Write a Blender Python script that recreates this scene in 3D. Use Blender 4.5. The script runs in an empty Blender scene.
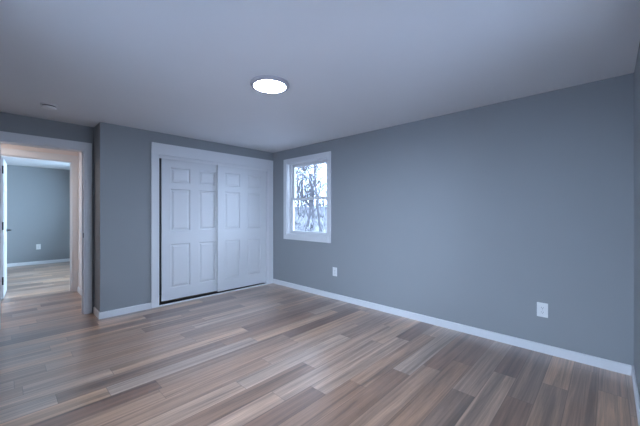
import bpy, bmesh, math, random
from mathutils import Vector, Matrix
random.seed(7)
sc = bpy.context.scene
C = sc.collection

# ------------------------------------------------------------------ camera
CAM = Vector((0.0, 0.0, 1.264))
cd = bpy.data.cameras.new('camera')
cd.sensor_width = 36.0
cd.lens = 36.0 * 303.0 / 640.0
cd.clip_start = 0.02
cam = bpy.data.objects.new('camera', cd)
C.objects.link(cam)
cam.location = CAM
cam.rotation_euler = (math.radians(90), 0, -math.radians(46.38))
sc.camera = cam

# ------------------------------------------------------------------ world, lights, exposure
SKY = (0.57, 0.73, 1.0)
SKY_STRENGTH = 18.0
w = bpy.data.worlds.new('overcast_sky'); sc.world = w
w.use_nodes = True
nt = w.node_tree
bgn = nt.nodes['Background']
bgn.inputs['Color'].default_value = (*SKY, 1)
bgn.inputs['Strength'].default_value = SKY_STRENGTH

sc.view_settings.view_transform = 'Standard'
sc.view_settings.look = 'None'
sc.view_settings.gamma = 1
sc.view_settings.use_curve_mapping = False
sc.view_settings.exposure = -0.50
sc.cycles.use_denoising = True
sc.cycles.max_bounces = 10
sc.cycles.diffuse_bounces = 8
sc.cycles.transparent_max_bounces = 12

def portal(loc, rot, sx, sy):
    l = bpy.data.lights.new('window_portal', 'AREA'); l.shape = 'RECTANGLE'; l.size = sx; l.size_y = sy
    l.cycles.is_portal = True
    o = bpy.data.objects.new('window_portal', l); C.objects.link(o)
    o.location = loc; o.rotation_euler = rot
R90 = math.pi / 2
portal((3.55, 3.53, 1.50), (0, R90, 0), 1.3, 1.05)        # shines towards -X

def daylight(name, loc, rot, sx, sy, watts, col=None, spread=math.pi):
    l = bpy.data.lights.new(name, 'AREA'); l.shape = 'RECTANGLE'; l.size = sx; l.size_y = sy
    l.energy = watts; l.spread = spread; l.color = col or DAY
    o = bpy.data.objects.new(name, l); C.objects.link(o); o.location = loc; o.rotation_euler = rot
DAY = (0.53, 0.69, 1.0)
daylight('fill_side', (-0.55, 1.35, 1.22), (0, -R90 + 0.1, 0), 1.75, 2.2, 14, None, 2.6)     # added fill light, shone in through the unseen window beside the camera
daylight('fill_behind', (1.66, -0.40, 1.50), (R90 - 0.35, 0, 0), 1.12, 1.25, 17, None, 1.9)     # added fill light, shone in through the unseen window behind the camera
daylight('daylight_far_room', (2.85, 7.8, 1.50), (0, R90, 0), 1.25, 1.6, 460, (0.50, 0.74, 1.0))    # through the far room's window

# hallway lamp (warm), hangs under the hall ceiling out of view
l = bpy.data.lights.new('hall_lamp', 'AREA'); l.shape = 'DISK'; l.size = 0.28; l.energy = 15; l.color = (1.0, 0.92, 0.88)
o = bpy.data.objects.new('hall_lamp', l); C.objects.link(o); o.location = (-0.25, 5.55, 2.33)

# ------------------------------------------------------------------ dimensions
H = 2.352            # ceiling
HF = 2.39            # ceiling of the far room
XW = 3.381           # window wall
YC = 4.395           # closet wall
YD = 4.733           # recessed wall with the doorway
XB = 0.807           # bump-out corner
YN = -0.142          # near wall
XL = -0.28           # left wall
YF = 6.22            # hall side of the far doorway wall
YE = 10.19           # end wall of the far room
XH = 0.850           # right wall of the hall

# ------------------------------------------------------------------ materials
def mat(name, col, rough=0.5, spec=0.5, metal=0.0, bump=0.0, bscale=200.0, var=0.0, vscale=3.0):
    m = bpy.data.materials.new(name); m.use_nodes = True
    n = m.node_tree.nodes; L = m.node_tree.links
    p = n['Principled BSDF']
    p.inputs['Base Color'].default_value = (*col, 1)
    p.inputs['Roughness'].default_value = rough
    p.inputs['Specular IOR Level'].default_value = spec
    p.inputs['Metallic'].default_value = metal
    tc = n.new('ShaderNodeTexCoord')
    if bump:
        t = n.new('ShaderNodeTexNoise'); t.inputs['Scale'].default_value = bscale; t.inputs['Detail'].default_value = 3
        b = n.new('ShaderNodeBump'); b.inputs['Strength'].default_value = bump; b.inputs['Distance'].default_value = 0.002
        L.new(tc.outputs['Object'], t.inputs['Vector']); L.new(t.outputs['Fac'], b.inputs['Height']); L.new(b.outputs['Normal'], p.inputs['Normal'])
    if var:
        t = n.new('ShaderNodeTexNoise'); t.inputs['Scale'].default_value = vscale; t.inputs['Detail'].default_value = 4
        mx = n.new('ShaderNodeMix'); mx.data_type = 'RGBA'
        mx.inputs['A'].default_value = (*[c * (1 - var) for c in col], 1)
        mx.inputs['B'].default_value = (*[min(1, c * (1 + var)) for c in col], 1)
        L.new(tc.outputs['Object'], t.inputs['Vector']); src = t.outputs['Fac']
        if var > 0.5:
            mr = n.new('ShaderNodeMapRange'); mr.inputs['From Min'].default_value = 0.42; mr.inputs['From Max'].default_value = 0.58
            L.new(src, mr.inputs['Value']); src = mr.outputs[0]
        L.new(src, mx.inputs['Factor']); L.new(mx.outputs['Result'], p.inputs['Base Color'])
    return m

M = {}
M['wall'] = mat('slate_grey_wall_paint', (0.283, 0.297, 0.309), 0.62, 0.3, bump=0.15, bscale=260, var=0.02)
M['ceiling'] = mat('ceiling_paint', (0.71, 0.72, 0.74), 0.9, 0.1, bump=0.1, bscale=180, var=0.015)
M['white'] = mat('white_trim_paint', (0.70, 0.705, 0.72), 0.38, 0.4, var=0.01)
M['door'] = mat('white_door_paint', (0.66, 0.665, 0.68), 0.42, 0.4, bump=0.08, bscale=140, var=0.01)
M['hall'] = mat('cream_hall_paint', (0.76, 0.69, 0.66), 0.7, 0.2, bump=0.1)
M['plastic'] = mat('white_plastic', (0.74, 0.74, 0.74), 0.35, 0.5, var=0.01)
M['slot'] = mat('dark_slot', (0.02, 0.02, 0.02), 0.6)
M['black'] = mat('black_metal', (0.012, 0.012, 0.014), 0.4, 0.5, 0.6)
M['grey'] = mat('lamp_ring', (0.42, 0.40, 0.43), 0.45, 0.4, var=0.01)
M['track'] = mat('white_track', (0.72, 0.72, 0.73), 0.4, 0.4)
M['bark'] = mat('grey_bark', (0.075, 0.076, 0.086), 0.9, 0.1, var=0.4, vscale=6)
M['frost'] = mat('frosted_bark', (0.14, 0.147, 0.165), 0.9, 0.1, var=0.5, vscale=2)
M['twig'] = mat('frosted_brush', (0.20, 0.208, 0.227), 0.9, 0.1, var=0.9, vscale=2.0)
M['snow'] = mat('frosted_leaf_litter', (0.22, 0.232, 0.26), 0.8, 0.2, var=0.8, vscale=4)
M['closet'] = mat('closet_shade_dark', (0.10, 0.10, 0.105), 0.8, 0.1)  # dark colour puts the closet's inside shade into the wall

def glass():
    m = bpy.data.materials.new('window_glass'); m.use_nodes = True
    n = m.node_tree.nodes; L = m.node_tree.links; n.clear()
    out = n.new('ShaderNodeOutputMaterial'); mix = n.new('ShaderNodeMixShader')
    tr = n.new('ShaderNodeBsdfTransparent'); gl = n.new('ShaderNodeBsdfGlossy'); gl.inputs['Roughness'].default_value = 0.02
    tr.inputs['Color'].default_value = (0.97, 0.98, 0.98, 1)
    fr = n.new('ShaderNodeFresnel'); fr.inputs['IOR'].default_value = 1.3
    L.new(fr.outputs[0], mix.inputs[0]); L.new(tr.outputs[0], mix.inputs[1]); L.new(gl.outputs[0], mix.inputs[2]); L.new(mix.outputs[0], out.inputs[0])
    return m
M['glass'] = glass()

def lamp_mat():
    m = mat('lit_diffuser', (0.9, 0.9, 0.9), 0.4)
    p = m.node_tree.nodes['Principled BSDF']
    p.inputs['Emission Color'].default_value = (0.66, 0.80, 1.0, 1)
    p.inputs['Emission Strength'].default_value = 125.0
    return m
M['lit'] = lamp_mat()

def floor_mat():
    m = bpy.data.materials.new('vinyl_plank_floor'); m.use_nodes = True
    n = m.node_tree.nodes; L = m.node_tree.links
    p = n['Principled BSDF']
    def math_(op, a, b=None, c=None):
        x = n.new('ShaderNodeMath'); x.operation = op
        for i, v in enumerate((a, b, c)):
            if v is None: continue
            if isinstance(v, (int, float)): x.inputs[i].default_value = v
            else: L.new(v, x.inputs[i])
        return x.outputs[0]
    tc = n.new('ShaderNodeTexCoord'); sx = n.new('ShaderNodeSeparateXYZ'); L.new(tc.outputs['Object'], sx.inputs[0])
    X, Y = sx.outputs[0], sx.outputs[1]
    PW, PL = 0.152, 1.22
    v = math_('DIVIDE', math_('SUBTRACT', Y, 0.968 - 20 * PW), PW)
    row = math_('FLOOR', v); fv = math_('FRACT', v)
    wn = n.new('ShaderNodeTexWhiteNoise'); wn.noise_dimensions = '1D'; L.new(row, wn.inputs['W'])
    u = math_('ADD', math_('DIVIDE', X, PL), math_('ADD', math_('MULTIPLY', wn.outputs['Value'], 7.0), 40.0))
    col = math_('FLOOR', u); fu = math_('FRACT', u)
    cb = n.new('ShaderNodeCombineXYZ'); L.new(row, cb.inputs[0]); L.new(col, cb.inputs[1])
    wn2 = n.new('ShaderNodeTexWhiteNoise'); wn2.noise_dimensions = '2D'; L.new(cb.outputs[0], wn2.inputs['Vector'])
    pid = wn2.outputs['Value']
    # plank tone
    cr = n.new('ShaderNodeValToRGB'); L.new(pid, cr.inputs[0])
    e = cr.color_ramp.elements
    tones = [(0.0, (0.190, 0.103, 0.068)), (0.20, (0.345, 0.196, 0.120)), (0.40, (0.440, 0.288, 0.202)),
             (0.58, (0.240, 0.147, 0.102)), (0.78, (0.520, 0.312, 0.188)), (1.0, (0.415, 0.298, 0.228))]
    e[0].position, e[0].color = tones[0][0], (*tones[0][1], 1)
    e[1].position, e[1].color = tones[-1][0], (*tones[-1][1], 1)
    for t, c in tones[1:-1]:
        k = e.new(t); k.color = (*c, 1)
    # grain, stretched along the plank and shifted per plank
    def grain(sxx, syy, detail, dist, seed):
        gv = n.new('ShaderNodeCombineXYZ')
        L.new(math_('ADD', math_('MULTIPLY', X, sxx), math_('MULTIPLY', pid, 37.0 + seed)), gv.inputs[0])
        L.new(math_('ADD', math_('MULTIPLY', Y, syy), math_('MULTIPLY', pid, 91.0)), gv.inputs[1])
        g = n.new('ShaderNodeTexNoise'); g.inputs['Scale'].default_value = 1.0; g.inputs['Detail'].default_value = detail
        g.inputs['Roughness'].default_value = 0.65; g.inputs['Distortion'].default_value = dist
        L.new(gv.outputs[0], g.inputs['Vector'])
        return g.outputs['Fac']
    g1 = grain(0.65, 20.0, 6, 0.8, 0); g2 = grain(2.2, 95.0, 4, 0.3, 5)
    mr = n.new('ShaderNodeMapRange'); L.new(g1, mr.inputs['Value'])
    mr.inputs['From Min'].default_value = 0.3; mr.inputs['From Max'].default_value = 0.7
    mr.inputs['To Min'].default_value = 0.48; mr.inputs['To Max'].default_value = 1.50
    mr2 = n.new('ShaderNodeMapRange'); L.new(g2, mr2.inputs['Value'])
    mr2.inputs['From Min'].default_value = 0.3; mr2.inputs['From Max'].default_value = 0.7
    mr2.inputs['To Min'].default_value = 0.78; mr2.inputs['To Max'].default_value = 1.22
    # seams
    sv = math_('MINIMUM', fv, math_('SUBTRACT', 1.0, fv)); su = math_('MULTIPLY', math_('MINIMUM', fu, math_('SUBTRACT', 1.0, fu)), PL / PW)
    d = math_('MINIMUM', sv, su)
    sm = n.new('ShaderNodeMapRange'); L.new(d, sm.inputs['Value'])
    sm.inputs['From Min'].default_value = 0.004; sm.inputs['From Max'].default_value = 0.016
    sm.inputs['To Min'].default_value = 0.45; sm.inputs['To Max'].default_value = 1.0
    f = math_('MULTIPLY', math_('MULTIPLY', mr.outputs[0], mr2.outputs[0]), sm.outputs[0])
    vm = n.new('ShaderNodeVectorMath'); vm.operation = 'SCALE'; L.new(cr.outputs[0], vm.inputs[0]); L.new(f, vm.inputs['Scale'])
    L.new(vm.outputs[0], p.inputs['Base Color'])
    rr = n.new('ShaderNodeMapRange'); L.new(g2, rr.inputs['Value'])
    rr.inputs['To Min'].default_value = 0.28; rr.inputs['To Max'].default_value = 0.40
    L.new(rr.outputs[0], p.inputs['Roughness'])
    p.inputs['Specular IOR Level'].default_value = 0.8
    p.inputs['Coat Weight'].default_value = 0.9; p.inputs['Coat Roughness'].default_value = 0.33; p.inputs['Coat IOR'].default_value = 1.55
    b = n.new('ShaderNodeBump'); b.inputs['Strength'].default_value = 0.05; b.inputs['Distance'].default_value = 0.001
    L.new(f, b.inputs['Height']); L.new(b.outputs['Normal'], p.inputs['Normal'])
    return m
M['floor'] = floor_mat()

# ------------------------------------------------------------------ helpers
class MB:
    def __init__(s): s.bm = bmesh.new()
    def box(s, x0, x1, y0, y1, z0, z1, mi=0, bev=0.0):
        x0, x1 = sorted((x0, x1)); y0, y1 = sorted((y0, y1)); z0, z1 = sorted((z0, z1))
        r = bmesh.ops.create_cube(s.bm, size=1, matrix=Matrix.Translation(((x0 + x1) / 2, (y0 + y1) / 2, (z0 + z1) / 2)) @ Matrix.Diagonal((x1 - x0, y1 - y0, z1 - z0, 1)))
        fs = {f for v in r['verts'] for f in v.link_faces}
        for f in fs: f.material_index = mi
        if bev:
            es = {e for v in r['verts'] for e in v.link_edges}
            bmesh.ops.bevel(s.bm, geom=list(es), offset=bev, segments=2, profile=0.5, affect='EDGES')
        return s
    def lathe(s, prof, seg=48, axis='Z', org=(0, 0, 0)):
        rings = []
        for r, z in prof:
            ring = []
            for i in range(seg):
                a = 2 * math.pi * i / seg
                c, t = r * math.cos(a), r * math.sin(a)
                p = {'Z': (c, t, z), 'Y': (c, z, t), 'X': (z, c, t)}[axis]
                ring.append(s.bm.verts.new(Vector(p) + Vector(org)))
            rings.append(ring)
        for a, b in zip(rings, rings[1:]):
            for i in range(seg):
                j = (i + 1) % seg
                s.bm.faces.new((a[i], a[j], b[j], b[i]))
        s.bm.faces.new(rings[0]); s.bm.faces.new(list(reversed(rings[-1])))
        return s
    def tube(s, pts, rad, seg=6):
        pts = [Vector(p) for p in pts]; rings = []
        for i, p in enumerate(pts):
            d = (pts[min(i + 1, len(pts) - 1)] - pts[max(i - 1, 0)]).normalized()
            up = Vector((0, 0, 1)) if abs(d.z) < 0.9 else Vector((1, 0, 0))
            a = d.cross(up).normalized(); b = d.cross(a)
            r = rad[i] if isinstance(rad, (list, tuple)) else rad
            rings.append([s.bm.verts.new(p + a * r * math.cos(2 * math.pi * k / seg) + b * r * math.sin(2 * math.pi * k / seg)) for k in range(seg)])
        for a, b in zip(rings, rings[1:]):
            for i in range(seg):
                j = (i + 1) % seg
                s.bm.faces.new((a[i], a[j], b[j], b[i]))
        s.bm.faces.new(rings[0]); s.bm.faces.new(list(reversed(rings[-1])))
        return s
    def profile(s, outline, a, b, along='X'):
        """extrude a closed outline (depth, height) from a to b along X or Y"""
        def P(t, q): return (t, q[0], q[1]) if along == 'X' else (q[0], t, q[1])
        va = [s.bm.verts.new(P(a, q)) for q in outline]; vb = [s.bm.verts.new(P(b, q)) for q in outline]
        k = len(outline)
        for i in range(k):
            j = (i + 1) % k
            s.bm.faces.new((va[i], va[j], vb[j], vb[i]))
        s.bm.faces.new(va); s.bm.faces.new(list(reversed(vb)))
        return s
    def build(s, name, mats, parent=None, smooth=False):
        bmesh.ops.recalc_face_normals(s.bm, faces=s.bm.faces[:])
        me = bpy.data.meshes.new(name); s.bm.to_mesh(me); s.bm.free()
        for m in (mats if isinstance(mats, (list, tuple)) else [mats]): me.materials.append(m)
        if smooth:
            for p in me.polygons: p.use_smooth = True
            me.set_sharp_from_angle(angle=math.radians(35))
        o = bpy.data.objects.new(name, me); C.objects.link(o)
        if parent: o.parent = parent
        return o

def tag(o, label, cat, kind=None, group=None):
    o['label'] = label; o['category'] = cat
    if kind: o['kind'] = kind
    if group: o['group'] = group
    return o
def empty(name, loc, rz, label, cat, kind=None, group=None):
    o = bpy.data.objects.new(name, None); C.objects.link(o); o.empty_display_size = 0.1
    o.location = loc; o.rotation_euler = (0, 0, rz)
    return tag(o, label, cat, kind, group)
def dup(root, loc, rz, label):
    r = root.copy(); C.objects.link(r); r.location = loc; r.rotation_euler = (0, 0, rz); r['label'] = label
    for ch in list(root.children):
        c = ch.copy(); C.objects.link(c); c.parent = r
        for g in list(ch.children):
            d = g.copy(); C.objects.link(d); d.parent = c
    return r
def two_sided(o, axis, sign):
    """faces pointing along sign*axis take the second material"""
    for p in o.data.polygons:
        if p.normal[axis] * sign > 0.5: p.material_index = 1

# ------------------------------------------------------------------ room shell
WT = 0.16
def wall_opening(mb, along, t0, t1, d0, d1, o0, o1, oz0, oz1, h):
    """wall slab running t0..t1, thickness d0..d1, with an opening o0..o1 x oz0..oz1"""
    def bx(a, b, z0, z1):
        if b - a < 1e-4 or z1 - z0 < 1e-4: return
        if along == 'X': mb.box(a, b, d0, d1, z0, z1)
        else: mb.box(d0, d1, a, b, z0, z1)
    bx(t0, o0, 0, h); bx(o1, t1, 0, h); bx(o0, o1, 0, oz0); bx(o0, o1, oz1, h)
    return mb

o = MB().box(-1.76, XW + WT, YN - WT, YE + WT, -0.12, 0.0).build('floor', M['floor'])
tag(o, 'wood-look vinyl plank floor in mixed brown and grey running through the bedroom', 'floor', 'structure')
o = MB().box(-1.76, XW + WT, YN - WT, YF + 0.06, H, H + 0.12).build('ceiling', M['ceiling'])
tag(o, 'smooth white bedroom ceiling with one round light', 'ceiling', 'structure')
o = MB().box(-1.76, 2.76, YF + 0.06, YE + WT, HF, HF + 0.08).build('ceiling_far_room', M['ceiling'])
tag(o, 'white ceiling of the room beyond the hallway', 'ceiling', 'structure')

WIN_Y0, WIN_Y1, WIN_Z0, WIN_Z1 = 3.065, 4.008, 0.888, 2.112     # clear opening inside the casing
o = wall_opening(MB(), 'Y', YN - WT, 5.12, XW, XW + WT, WIN_Y0, WIN_Y1, WIN_Z0, WIN_Z1, H).build('wall_right', M['wall'])
tag(o, 'long slate grey bedroom wall with the window and two outlets', 'wall', 'structure')
CX0, CX1, CZ = 1.456, 3.268, 2.05
o = wall_opening(MB(), 'X', XB, XW, YC, YC + 0.10, CX0, CX1, 0, CZ, H).build('wall_back', M['wall'])
tag(o, 'slate grey bedroom wall around the sliding closet doors', 'wall', 'structure')
o = MB().box(XB, XB + 0.02, YC + 0.10, YD, 0, H).build('wall_return', M['wall'])
tag(o, 'narrow grey return wall between the closet wall and the doorway', 'wall', 'structure')
DX0, DX1, DZ = -0.04, 0.724, 2.06
o = wall_opening(MB(), 'X', -1.6, XH, YD, YD + 0.14, DX0, DX1, 0, DZ, H).build('wall_doorway', [M['wall'], M['hall']])
two_sided(o, 1, 1)
tag(o, 'dark grey recessed wall above and around the bedroom doorway', 'wall', 'structure')
LW0, LW1 = 0.25, 2.45
o = wall_opening(MB(), 'Y', YN - WT, YD, XL - WT, XL, LW0, LW1, 0.35, WIN_Z1, H).build('wall_left', M['wall'])
tag(o, 'grey bedroom wall beside the camera, outside the picture', 'wall', 'structure')
NW0, NW1 = 1.08, 2.23
o = wall_opening(MB(), 'X', XL, XW, YN - WT, YN, NW0, NW1, WIN_Z0, WIN_Z1, H).build('wall_front', M['wall'])
tag(o, 'slate grey bedroom wall meeting the window wall at the right picture edge', 'wall', 'structure')
# closet interior
o = MB().box(XH + 0.02, XW, 5.00, 5.12, 0, H).build('wall_closet_rear', M['closet'])
tag(o, 'shadowed wall inside the closet behind the sliding doors', 'wall', 'structure')
# hallway and far room
o = MB().box(XH, XH + 0.02, YD, YF, 0, H).box(XH + 0.02, XH + 0.12, 5.12, YF, 0, H).build('wall_hall_right', M['hall'])
tag(o, 'cream hallway wall seen edge-on between the two door casings', 'wall', 'structure')
o = MB().box(-1.76, -1.6, YD, YE + WT, 0, HF).build('wall_hall_left', M['hall'])
tag(o, 'cream wall at the far end of the hallway', 'wall', 'structure')
FX0, FX1, FZ = -0.03, 0.785, 2.094
o = wall_opening(MB(), 'X', -1.6, 2.6, YF, YF + 0.12, FX0, FX1, 0, FZ, HF).build('wall_hall_far', [M['hall'], M['wall']])
two_sided(o, 1, 1)
tag(o, 'cream hallway wall above the doorway to the far room', 'wall', 'structure')
o = MB().box(-1.6, 2.6, YE, YE + WT, 0, HF).build('wall_far', M['wall'])
tag(o, 'blue-grey end wall of the room beyond the hallway', 'wall', 'structure')
FW0, FW1 = 7.0, 8.6
o = wall_opening(MB(), 'Y', YF, YE + WT, 2.6, 2.6 + WT, FW0, FW1, WIN_Z0, WIN_Z1, HF).build('wall_far_right', M['wall'])
tag(o, 'grey side wall of the room beyond the hallway', 'wall', 'structure')

# ------------------------------------------------------------------ baseboards
BH = 0.078
BP = [(0, 0), (0.014, 0), (0.014, BH - 0.010), (0.010, BH - 0.003), (0.007, BH), (0, BH)]
def base_x(name, x0, x1, y, sign, label):
    o = MB().profile([(y + sign * a, b) for a, b in BP], x0, x1, 'X').build(name, M['white']); tag(o, label, 'baseboard', 'structure')
def base_y(name, y0, y1, x, sign, label):
    o = MB().profile([(x + sign * a, b) for a, b in BP], y0, y1, 'Y').build(name, M['white']); tag(o, label, 'baseboard', 'structure')
base_y('baseboard_right', YN + 0.014, YC - 0.02, XW, -1, 'long white baseboard under the window wall')
base_x('baseboard_front', XL, XW, YN, 1, 'white baseboard at the lower right picture edge, under the near wall')
base_x('baseboard_back', XB - 0.014, 1.362, YC, -1, 'short white baseboard between the wall corner and the closet casing')
base_y('baseboard_return', YC, YD - 0.02, XB, -1, 'stub of white baseboard on the return wall beside the doorway')
base_y('baseboard_hall', YD + 0.14, YF - 0.02, XH, -1, 'white baseboard in the hallway seen through the doorway')
base_x('baseboard_far', -1.6, 2.6, YE, -1, 'white baseboard along the end wall of the far room')

# ------------------------------------------------------------------ casings
def casing_leg(x0, x1, z1, y, th=0.018):
    return MB().box(x0, x1, y - th, y, 0, z1, bev=0.003)
# near doorway (trim_1)
t = empty('trim_1', (0, YD, 0), 0, 'white door frame of the bedroom doorway at the left edge', 'door frame', 'structure')
casing_leg(DX1 - 0.004, 0.783, DZ, 0).build('side_casing', M['white'], t)
casing_leg(DX0 - 0.06, DX0 + 0.004, DZ, 0).build('side_casing', M['white'], t)
MB().box(DX0 - 0.06, 0.783, -0.020, 0, DZ - 0.004, DZ + 0.082, bev=0.003).build('head_casing', M['white'], t)
for xa, xb, xs in ((DX1 - 0.02, DX1, -1), (DX0, DX0 + 0.02, 1)):
    m = MB().box(xa, xb, 0, 0.16, 0, DZ - 0.004)
    q = xa if xs < 0 else xb
    m.box(q + xs * 0.011, q, 0.05, 0.085, 0, DZ - 0.02)
    m.build('side_jamb', M['white'], t)
MB().box(DX0 + 0.02, DX1 - 0.02, 0, 0.16, DZ - 0.02, DZ).build('head_jamb', M['white'], t)
s = MB().box(DX1 - 0.0225, DX1 - 0.0195, 0.012, 0.042, 0.955, 1.015, bev=0.001).build('strike_plate', M['black'], t); s['label'] = 'small black strike plate'
# far doorway (trim_2)
t = empty('trim_2', (0, YF, 0), 0, 'white door frame of the far doorway across the hallway', 'door frame', 'structure')
casing_leg(FX1 - 0.004, 0.848, FZ, 0).build('side_casing', M['white'], t)
casing_leg(FX0 - 0.09, FX0 + 0.004, FZ, 0).build('side_casing', M['white'], t)
MB().box(FX0 - 0.09, 0.848, -0.020, 0, FZ - 0.004, FZ + 0.09, bev=0.003).build('head_casing', M['white'], t)
for xa, xb, xs in ((FX1 - 0.018, FX1, -1), (FX0, FX0 + 0.018, 1)):
    m = MB().box(xa, xb, 0, 0.125, 0, FZ - 0.004)
    q = xa if xs < 0 else xb
    m.box(q + xs * 0.011, q, 0.05, 0.085, 0, FZ - 0.02)
    m.build('side_jamb', M['white'], t)
MB().box(FX0 + 0.018, FX1 - 0.018, 0, 0.125, FZ - 0.02, FZ).build('head_jamb', M['white'], t)
# closet casing (trim_3)
t = empty('trim_3', (0, YC, 0), 0, 'wide white casing framing the sliding closet doors', 'closet frame', 'structure')
casing_leg(1.363, CX0 + 0.004, CZ, 0).build('side_casing', M['white'], t)
casing_leg(CX1 - 0.004, 3.372, CZ, 0).build('side_casing', M['white'], t)
MB().box(1.363, 3.372, -0.020, 0, CZ - 0.002, 2.205, bev=0.003).build('head_casing', M['white'], t)
MB().box(CX0, CX0 + 0.004, 0, 0.12, 0, CZ - 0.004).build('side_jamb', M['white'], t)
MB().box(CX1 - 0.012, CX1, 0, 0.12, 0, CZ - 0.004).build('side_jamb', M['white'], t)
MB().box(CX0 + 0.012, CX1 - 0.012, 0, 0.12, CZ - 0.016, CZ).build('head_jamb', M['white'], t)
MB().box(CX0 + 0.012, CX1 - 0.012, 0.012, 0.020, CZ - 0.042, CZ - 0.016).box(CX0 + 0.012, CX1 - 0.012, 0.020, 0.105, CZ - 0.024, CZ - 0.016).build('top_track', M['track'], t)
MB().box(CX0 - 0.0, CX1 + 0.0, -0.016, 0.012, 0, 0.016, bev=0.002).build('threshold', M['white'], t)
k = MB().box(CX0 + 0.012, CX1 - 0.012, 0.012, 0.115, 0, 0.006).build('gap_shade_strip', M['slot'], t); k['label'] = 'dark strip painted as the shade in the gap under the sliding doors'  # dark strip standing in for the shade under the doors

# ------------------------------------------------------------------ six-panel doors
def six_panel(root, W, Z0, Z1, T, stile, mull, rows, both=False):
    """slab occupies local x 0..W, y 0..T (front face y=0), z Z0..Z1; raised panels as children"""
    pw = (W - 2 * stile - mull) / 2
    xs = [0, stile, stile + pw, stile + pw + mull, W - stile, W]
    m = MB()
    RD = 0.013
    m.box(0, W, RD, T - (RD if both else 0), Z0, Z1)
    sides = [(0, RD)] + ([(T - RD, T)] if both else [])
    for y0, y1 in sides:
        for a, b in ((xs[0], xs[1]), (xs[2], xs[3]), (xs[4], xs[5])): m.box(a, b, y0, y1, Z0, Z1)
        zs = [Z0] + [z for r in rows for z in r] + [Z1]
        for i in range(0, len(zs), 2):
            for a, b in ((xs[1], xs[2]), (xs[3], xs[4])): m.box(a, b, y0, y1, zs[i], zs[i + 1])
    slab = m.build('slab', M['door'], root)
    for z0, z1 in rows:
        for a, b in ((xs[1], xs[2]), (xs[3], xs[4])):
            pm = MB()
            def ring(i, y): return [pm.bm.verts.new(p) for p in ((a + i, y, z0 + i), (b - i, y, z0 + i), (b - i, y, z1 - i), (a + i, y, z1 - i))]
            fronts = [(0, 1)] + ([(T, -1)] if both else [])
            for yb, sg in fronts:
                # sloped sticking, flat trough, then the raised field
                rs = [ring(0.0, yb + sg * 0.0005), ring(0.011, yb + sg * 0.0125), ring(0.020, yb + sg * 0.0125), ring(0.045, yb + sg * 0.002)]
                for p, q in zip(rs, rs[1:]):
                    for i in range(4):
                        j = (i + 1) % 4
                        pm.bm.faces.new((p[i], p[j], q[j], q[i]))
                pm.bm.faces.new(rs[-1])
                back = ring(0.0, yb + sg * 0.0129)
                for i in range(4):
                    j = (i + 1) % 4
                    pm.bm.faces.new((rs[0][i], rs[0][j], back[j], back[i]))
                pm.bm.faces.new(back)
            pm.build('panel', M['door'], root)
    return slab
ROWS = [(0.205, 0.825), (1.01, 1.605), (1.690, 1.905)]
d = empty('door_1', (1.518, YC + 0.066, 0), 0, 'white six-panel sliding closet door on the left, nearer the doorway', 'door', 'structure')
six_panel(d, 0.92, 0.042, CZ - 0.028, 0.034, 0.118, 0.130, ROWS)
d = empty('door_2', (2.325, YC + 0.026, 0), 0, 'white six-panel sliding closet door on the right, overlapping the other in front', 'door', 'structure')
six_panel(d, 0.926, 0.034, CZ - 0.028, 0.034, 0.118, 0.135, ROWS)

# far door, swung open into the far room
d = empty('door_3', (FX0 + 0.045, YF + 0.155, 0), math.radians(87.0), 'white open door with black hinges, edge-on beyond the hallway', 'door', 'structure')
six_panel(d, 0.752, 0.012, 2.06, 0.036, 0.115, 0.12, ROWS, both=True)
# local +x runs away along the door, local +y is its left side, local -y its right side (faces +X)
for z in (0.275, 1.075, 1.895):
    hm = MB().box(-0.004, 0.001, -0.001, 0.062, z - 0.058, z + 0.058, bev=0.0008)
    hm.lathe([(0.006, z - 0.06), (0.006, z + 0.06)], 12, 'Z', (-0.004, 0.040, 0))
    h = hm.build('hinge', M['black'], d, True); h['label'] = 'black hinge'
lm = MB().lathe([(0.027, 0.0), (0.027, -0.006), (0.022, -0.010), (0.011, -0.012), (0.010, -0.045)], 20, 'Y', (0.69, 0, 0.985))
lm.tube([(0.69, -0.045, 0.985), (0.66, -0.050, 0.985), (0.58, -0.050, 0.985)], [0.010, 0.009, 0.007], 10)
h = lm.build('lever_handle', M['black'], d, True); h['label'] = 'black lever handle'

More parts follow.
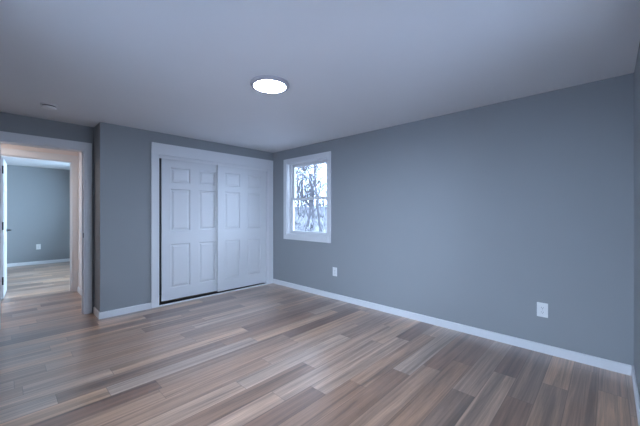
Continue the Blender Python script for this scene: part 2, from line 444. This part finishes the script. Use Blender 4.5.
# ------------------------------------------------------------------ double-hung windows
def window(name, loc, rz, W, Z0, Z1, label):
    """local x along the wall (0..W), local y outwards through the wall, z up (absolute)"""
    t = empty(name, loc, rz, label, 'window', 'structure')
    cw = 0.072
    m = MB()
    m.box(-cw, 0.004, -0.018, 0, Z0 - cw, Z1 + cw, bev=0.003); m.box(W - 0.004, W + cw, -0.018, 0, Z0 - cw, Z1 + cw, bev=0.003)
    m.box(0.004, W - 0.004, -0.017, 0, Z1 - 0.004, Z1 + cw, bev=0.003); m.box(0.004, W - 0.004, -0.017, 0, Z0 - cw, Z0 + 0.004, bev=0.003)
    m.build('window_casing', M['white'], t)
    m = MB()
    m.box(0, 0.014, 0, 0.16, Z0, Z1).box(W - 0.014, W, 0, 0.16, Z0, Z1).box(0.014, W - 0.014, 0, 0.16, Z1 - 0.014, Z1).box(0.014, W - 0.014, 0, 0.16, Z0, Z0 + 0.018)
    # stops that hold the sashes
    m.box(0.014, 0.030, 0.065, 0.078, Z0, Z1).box(W - 0.030, W - 0.014, 0.065, 0.078, Z0, Z1)
    m.build('window_frame', M['white'], t)
    zm = (Z0 + Z1) / 2 + 0.0
    def sash(nm, y0, z0, z1, br, tr):
        st = 0.046
        a, b = 0.016, W - 0.016
        s = MB().box(a, a + st, y0, y0 + 0.03, z0, z1, bev=0.003).box(b - st, b, y0, y0 + 0.03, z0, z1, bev=0.003)
        s.box(a + st, b - st, y0, y0 + 0.03, z0, z0 + br, bev=0.003).box(a + st, b - st, y0, y0 + 0.03, z1 - tr, z1, bev=0.003)
        so = s.build(nm, M['white'], t)
        MB().box(a + st - 0.004, b - st + 0.004, y0 + 0.012, y0 + 0.018, z0 + br - 0.004, z1 - tr + 0.004).build('pane', M['glass'], so)
        return so
    lo = sash('lower_sash', 0.080, Z0 + 0.019, zm + 0.018, 0.052, 0.034)
    sash('upper_sash', 0.113, zm - 0.016, Z1 - 0.015, 0.034, 0.046)
    lk = MB().box(W / 2 - 0.025, W / 2 + 0.025, 0.086, 0.108, zm + 0.018, zm + 0.028, bev=0.003).tube([(W / 2, 0.095, zm + 0.031), (W / 2 + 0.03, 0.09, zm + 0.031)], 0.005, 8)
    lk.build('sash_lock', M['plastic'], lo)
    return t
window('window_1', (XW, WIN_Y1, 0), -R90, WIN_Y1 - WIN_Y0, WIN_Z0, WIN_Z1, 'small white double-hung window with bare winter trees outside')
window('fill_window_2', (XL, LW0, 0), R90, LW1 - LW0, 0.35, WIN_Z1, 'unseen white window assumed in the wall beside the camera, sized for fill light')  # unseen window, placed and sized to let in fill light
window('fill_window_3', (NW1, YN, 0), math.pi, NW1 - NW0, WIN_Z0, WIN_Z1, 'unseen white window added in the wall behind the camera for fill light')  # unseen window, added as an opening for the fill light
window('window_4', (2.6, FW1, 0), -R90, FW1 - FW0, WIN_Z0, WIN_Z1, 'wide white window in the far room, hidden by the hallway wall')

# ------------------------------------------------------------------ outlets
def outlet(loc, rz, label, pw=0.082, ph=0.128):
    t = empty('wall_outlet', loc, rz, label, 'outlet', None, 'white duplex wall outlets')
    m = MB().box(-pw / 2, pw / 2, -0.006, 0, -ph / 2, ph / 2, bev=0.0025)
    m.build('cover_plate', M['plastic'], t)
    for s in (-1, 1):
        r = MB().box(-0.017, 0.017, -0.0085, -0.005, s * 0.021 - 0.0145, s * 0.021 + 0.0145, bev=0.0015).build('receptacle', M['plastic'], t)
        k = MB().box(-0.008, -0.0055, -0.0092, -0.008, s * 0.021 - 0.002, s * 0.021 + 0.007).box(0.0055, 0.008, -0.0092, -0.008, s * 0.021 - 0.002, s * 0.021 + 0.006)
        k.lathe([(0.0026, -0.0092), (0.0026, -0.008)], 10, 'Y', (0, 0, s * 0.021 - 0.0085))
        k.build('slots', M['slot'], r)
    MB().lathe([(0.0032, -0.0075), (0.0032, -0.0055)], 12, 'Y').build('screw', M['grey'], t)
    return t
ou = outlet((XW, 2.917, 0.400), -R90, 'white wall outlet below and right of the window')
dup(ou, (XW, 0.435, 0.386), -R90, 'white wall outlet low on the long grey wall, near its right end')
dup(ou, (0.62, YE, 0.43), 0, 'white wall outlet on the end wall of the far room')

# ------------------------------------------------------------------ ceiling light
t = empty('ceiling_light', (1.558, 2.068, H), 0, 'round white flush-mount ceiling light, switched on', 'ceiling light')
MB().lathe([(0.162, 0.0), (0.162, -0.016), (0.156, -0.023), (0.138, -0.0255), (0.134, -0.0255), (0.134, 0.0)], 64).build('trim_ring', M['grey'], t, True)
e = MB().lathe([(0.1338, -0.004), (0.1338, -0.0225), (0.120, -0.0240), (0.06, -0.0250), (0.004, -0.0252)], 64).build('diffuser', M['lit'], t, True)
e['label'] = 'glowing white diffuser'

# ------------------------------------------------------------------ smoke detector
t = empty('smoke_detector', (0.326, 4.082, H), 0, 'small round white smoke detector on the ceiling by the doorway', 'smoke detector')
MB().lathe([(0.068, 0.0), (0.068, -0.008), (0.064, -0.011), (0.05, -0.011)], 40).build('base_plate', M['plastic'], t, True)
MB().lathe([(0.052, -0.008), (0.052, -0.023)], 40).build('vent_gap', M['slot'], t, True)
MB().lathe([(0.061, -0.0215), (0.061, -0.028), (0.054, -0.035), (0.04, -0.039), (0.004, -0.040)], 40).build('cover', M['plastic'], t, True)

# ------------------------------------------------------------------ outside: snowy ground, bare trees, frosted brush
def gz(x, y):
    d = math.hypot(x - 3.5, y - 3.5)
    return -0.55 + max(0.0, d - 4) * 0.055 + 0.12 * math.sin(x * 0.7 + 1) * math.cos(y * 0.55)
bm = bmesh.new(); N = 64
vs = []
for i in range(N + 1):
    for j in range(N + 1):
        x = -26 + 74 * i / N; y = -26 + 74 * j / N
        vs.append(bm.verts.new((x, y, gz(x, y))))
for i in range(N):
    for j in range(N):
        a = i * (N + 1) + j
        bm.faces.new((vs[a], vs[a + 1], vs[a + N + 2], vs[a + N + 1]))
q = MB(); q.bm.free(); q.bm = bm
o = q.build('terrain', M['snow'], None, True); tag(o, 'snow-covered slope outside the window', 'ground', 'structure')

def grow(mb, p, d, length, r, depth, rng):
    n = 4
    pts, rad = [p.copy()], [r]
    for k in range(n):
        d = (d + Vector((rng.uniform(-1, 1), rng.uniform(-1, 1), rng.uniform(-0.5, 0.6))) * 0.17).normalized()
        p = p + d * length / n
        pts.append(p.copy()); rad.append(r * (1 - 0.45 * (k + 1) / n))
    mb.tube(pts, [max(0.009, q) for q in rad], 5 if depth > 1 else 3)
    if depth == 0: return
    for k in range(4):
        i = rng.randint(1, n)
        side = Vector((rng.uniform(-1, 1), rng.uniform(-1, 1), rng.uniform(-0.2, 0.8))).normalized()
        grow(mb, pts[i], (d * 0.7 + side * 0.8).normalized(), length * rng.uniform(0.5, 0.72), rad[i] * rng.uniform(0.45, 0.65), depth - 1, rng)
def tree(x, y, h, r, seed, label, lean=(0, 0)):
    rng = random.Random(seed)
    root = empty('bare_tree', (x, y, gz(x, y) - 0.05), 0, label, 'tree', None, 'bare trees outside the window')
    tk = MB(); d = Vector((lean[0], lean[1], 1)).normalized(); p = Vector((0, 0, 0))
    pts, rad = [p.copy()], [r]
    for k in range(6):
        d = (d + Vector((rng.uniform(-1, 1), rng.uniform(-1, 1), 0.6)) * 0.06).normalized(); p = p + d * h / 6
        pts.append(p.copy()); rad.append(r * (1 - 0.13 * (k + 1)))
    tk.tube(pts, rad, 8).build('trunk', M['bark'], root, True)
    br = MB()
    for k in range(9):
        i = rng.randint(2, 6)
        side = Vector((rng.uniform(-1, 1), rng.uniform(-1, 1), rng.uniform(0.3, 1.0))).normalized()
        grow(br, pts[i], (side + Vector((0, 0, 0.5))).normalized(), h * rng.uniform(0.26, 0.42), rad[i] * 0.62, 3, rng)
    br.build('branches', M['bark'], root, True)
def at(px, dist):
    t = (px - 320) / 303.0
    v = Vector((0.724 + 0.690 * t, 0.690 - 0.724 * t)).normalized() * dist
    return v.x, v.y
for px, dist, h, r, seed, lean, label in (
    (299, 24, 4.2, 0.09, 3, (0.0, 0.0), 'bare twiggy tree outside at the left edge of the glass'),
    (306, 17, 3.4, 0.10, 11, (0.1, -0.1), 'bare spreading tree with dense twigs outside, left of the window centre'),
    (313, 21, 4.6, 0.10, 5, (0.0, 0.0), 'thick-trunked bare tree outside near the window centre'),
    (321.5, 13, 5.5, 0.06, 8, (0.0, 0.0), 'slim straight bare trunk outside near the right side of the glass'),
    (326, 18, 4.2, 0.07, 21, (0.25, -0.25), 'leaning bare tree with slanting branches outside at the right edge of the glass')):
    x, y = at(px, dist)
    tree(x, y, h, r, seed, label, lean)
rng = random.Random(4); br = MB()
for k in range(900):
    px = rng.uniform(280, 342); dist = rng.uniform(8, 36)
    x, y = at(px, dist); z = gz(x, y)
    for s in range(3):
        hgt = rng.uniform(0.3, 0.8) * (0.7 + dist / 24); dx, dy = rng.uniform(-0.5, 0.5), rng.uniform(-0.5, 0.5)
        r = 0.0011 * dist
        br.tube([(x, y, z - 0.05), (x + dx * 0.3, y + dy * 0.3, z + hgt * 0.55), (x + dx, y + dy, z + hgt)], [r, r * 0.7, r * 0.3], 3)
o = br.build('undergrowth', M['twig']); tag(o, 'frosted brush covering the slope outside the window', 'undergrowth', 'stuff')
rng = random.Random(9); br = MB()
for k in range(150):
    px = rng.uniform(276, 346); dist = rng.uniform(27, 44)
    x, y = at(px, dist); z = gz(x, y) - 0.1
    hgt = rng.uniform(4.0, 8.5); p = Vector((x, y, z)); d = Vector((rng.uniform(-0.1, 0.1), rng.uniform(-0.1, 0.1), 1)).normalized()
    pts = [p + d * hgt * t + Vector((rng.uniform(-0.1, 0.1), rng.uniform(-0.1, 0.1), 0)) for t in (0, 0.3, 0.6, 1.0)]
    br.tube(pts, [0.045, 0.036, 0.026, 0.010], 4)
    for s_ in range(9):
        t = rng.uniform(0.15, 0.95); q0 = p + d * hgt * t
        side = Vector((rng.uniform(-1, 1), rng.uniform(-1, 1), rng.uniform(0.2, 1.1))).normalized() * rng.uniform(0.5, 1.6)
        br.tube([q0, q0 + side * 0.5 + Vector((0, 0, 0.05)), q0 + side + Vector((0, 0, rng.uniform(-0.1, 0.3)))], [0.018, 0.014, 0.007], 3)
o = br.build('treeline', M['frost']); tag(o, 'pale frosted woods filling the background outside the window', 'woods', 'stuff')
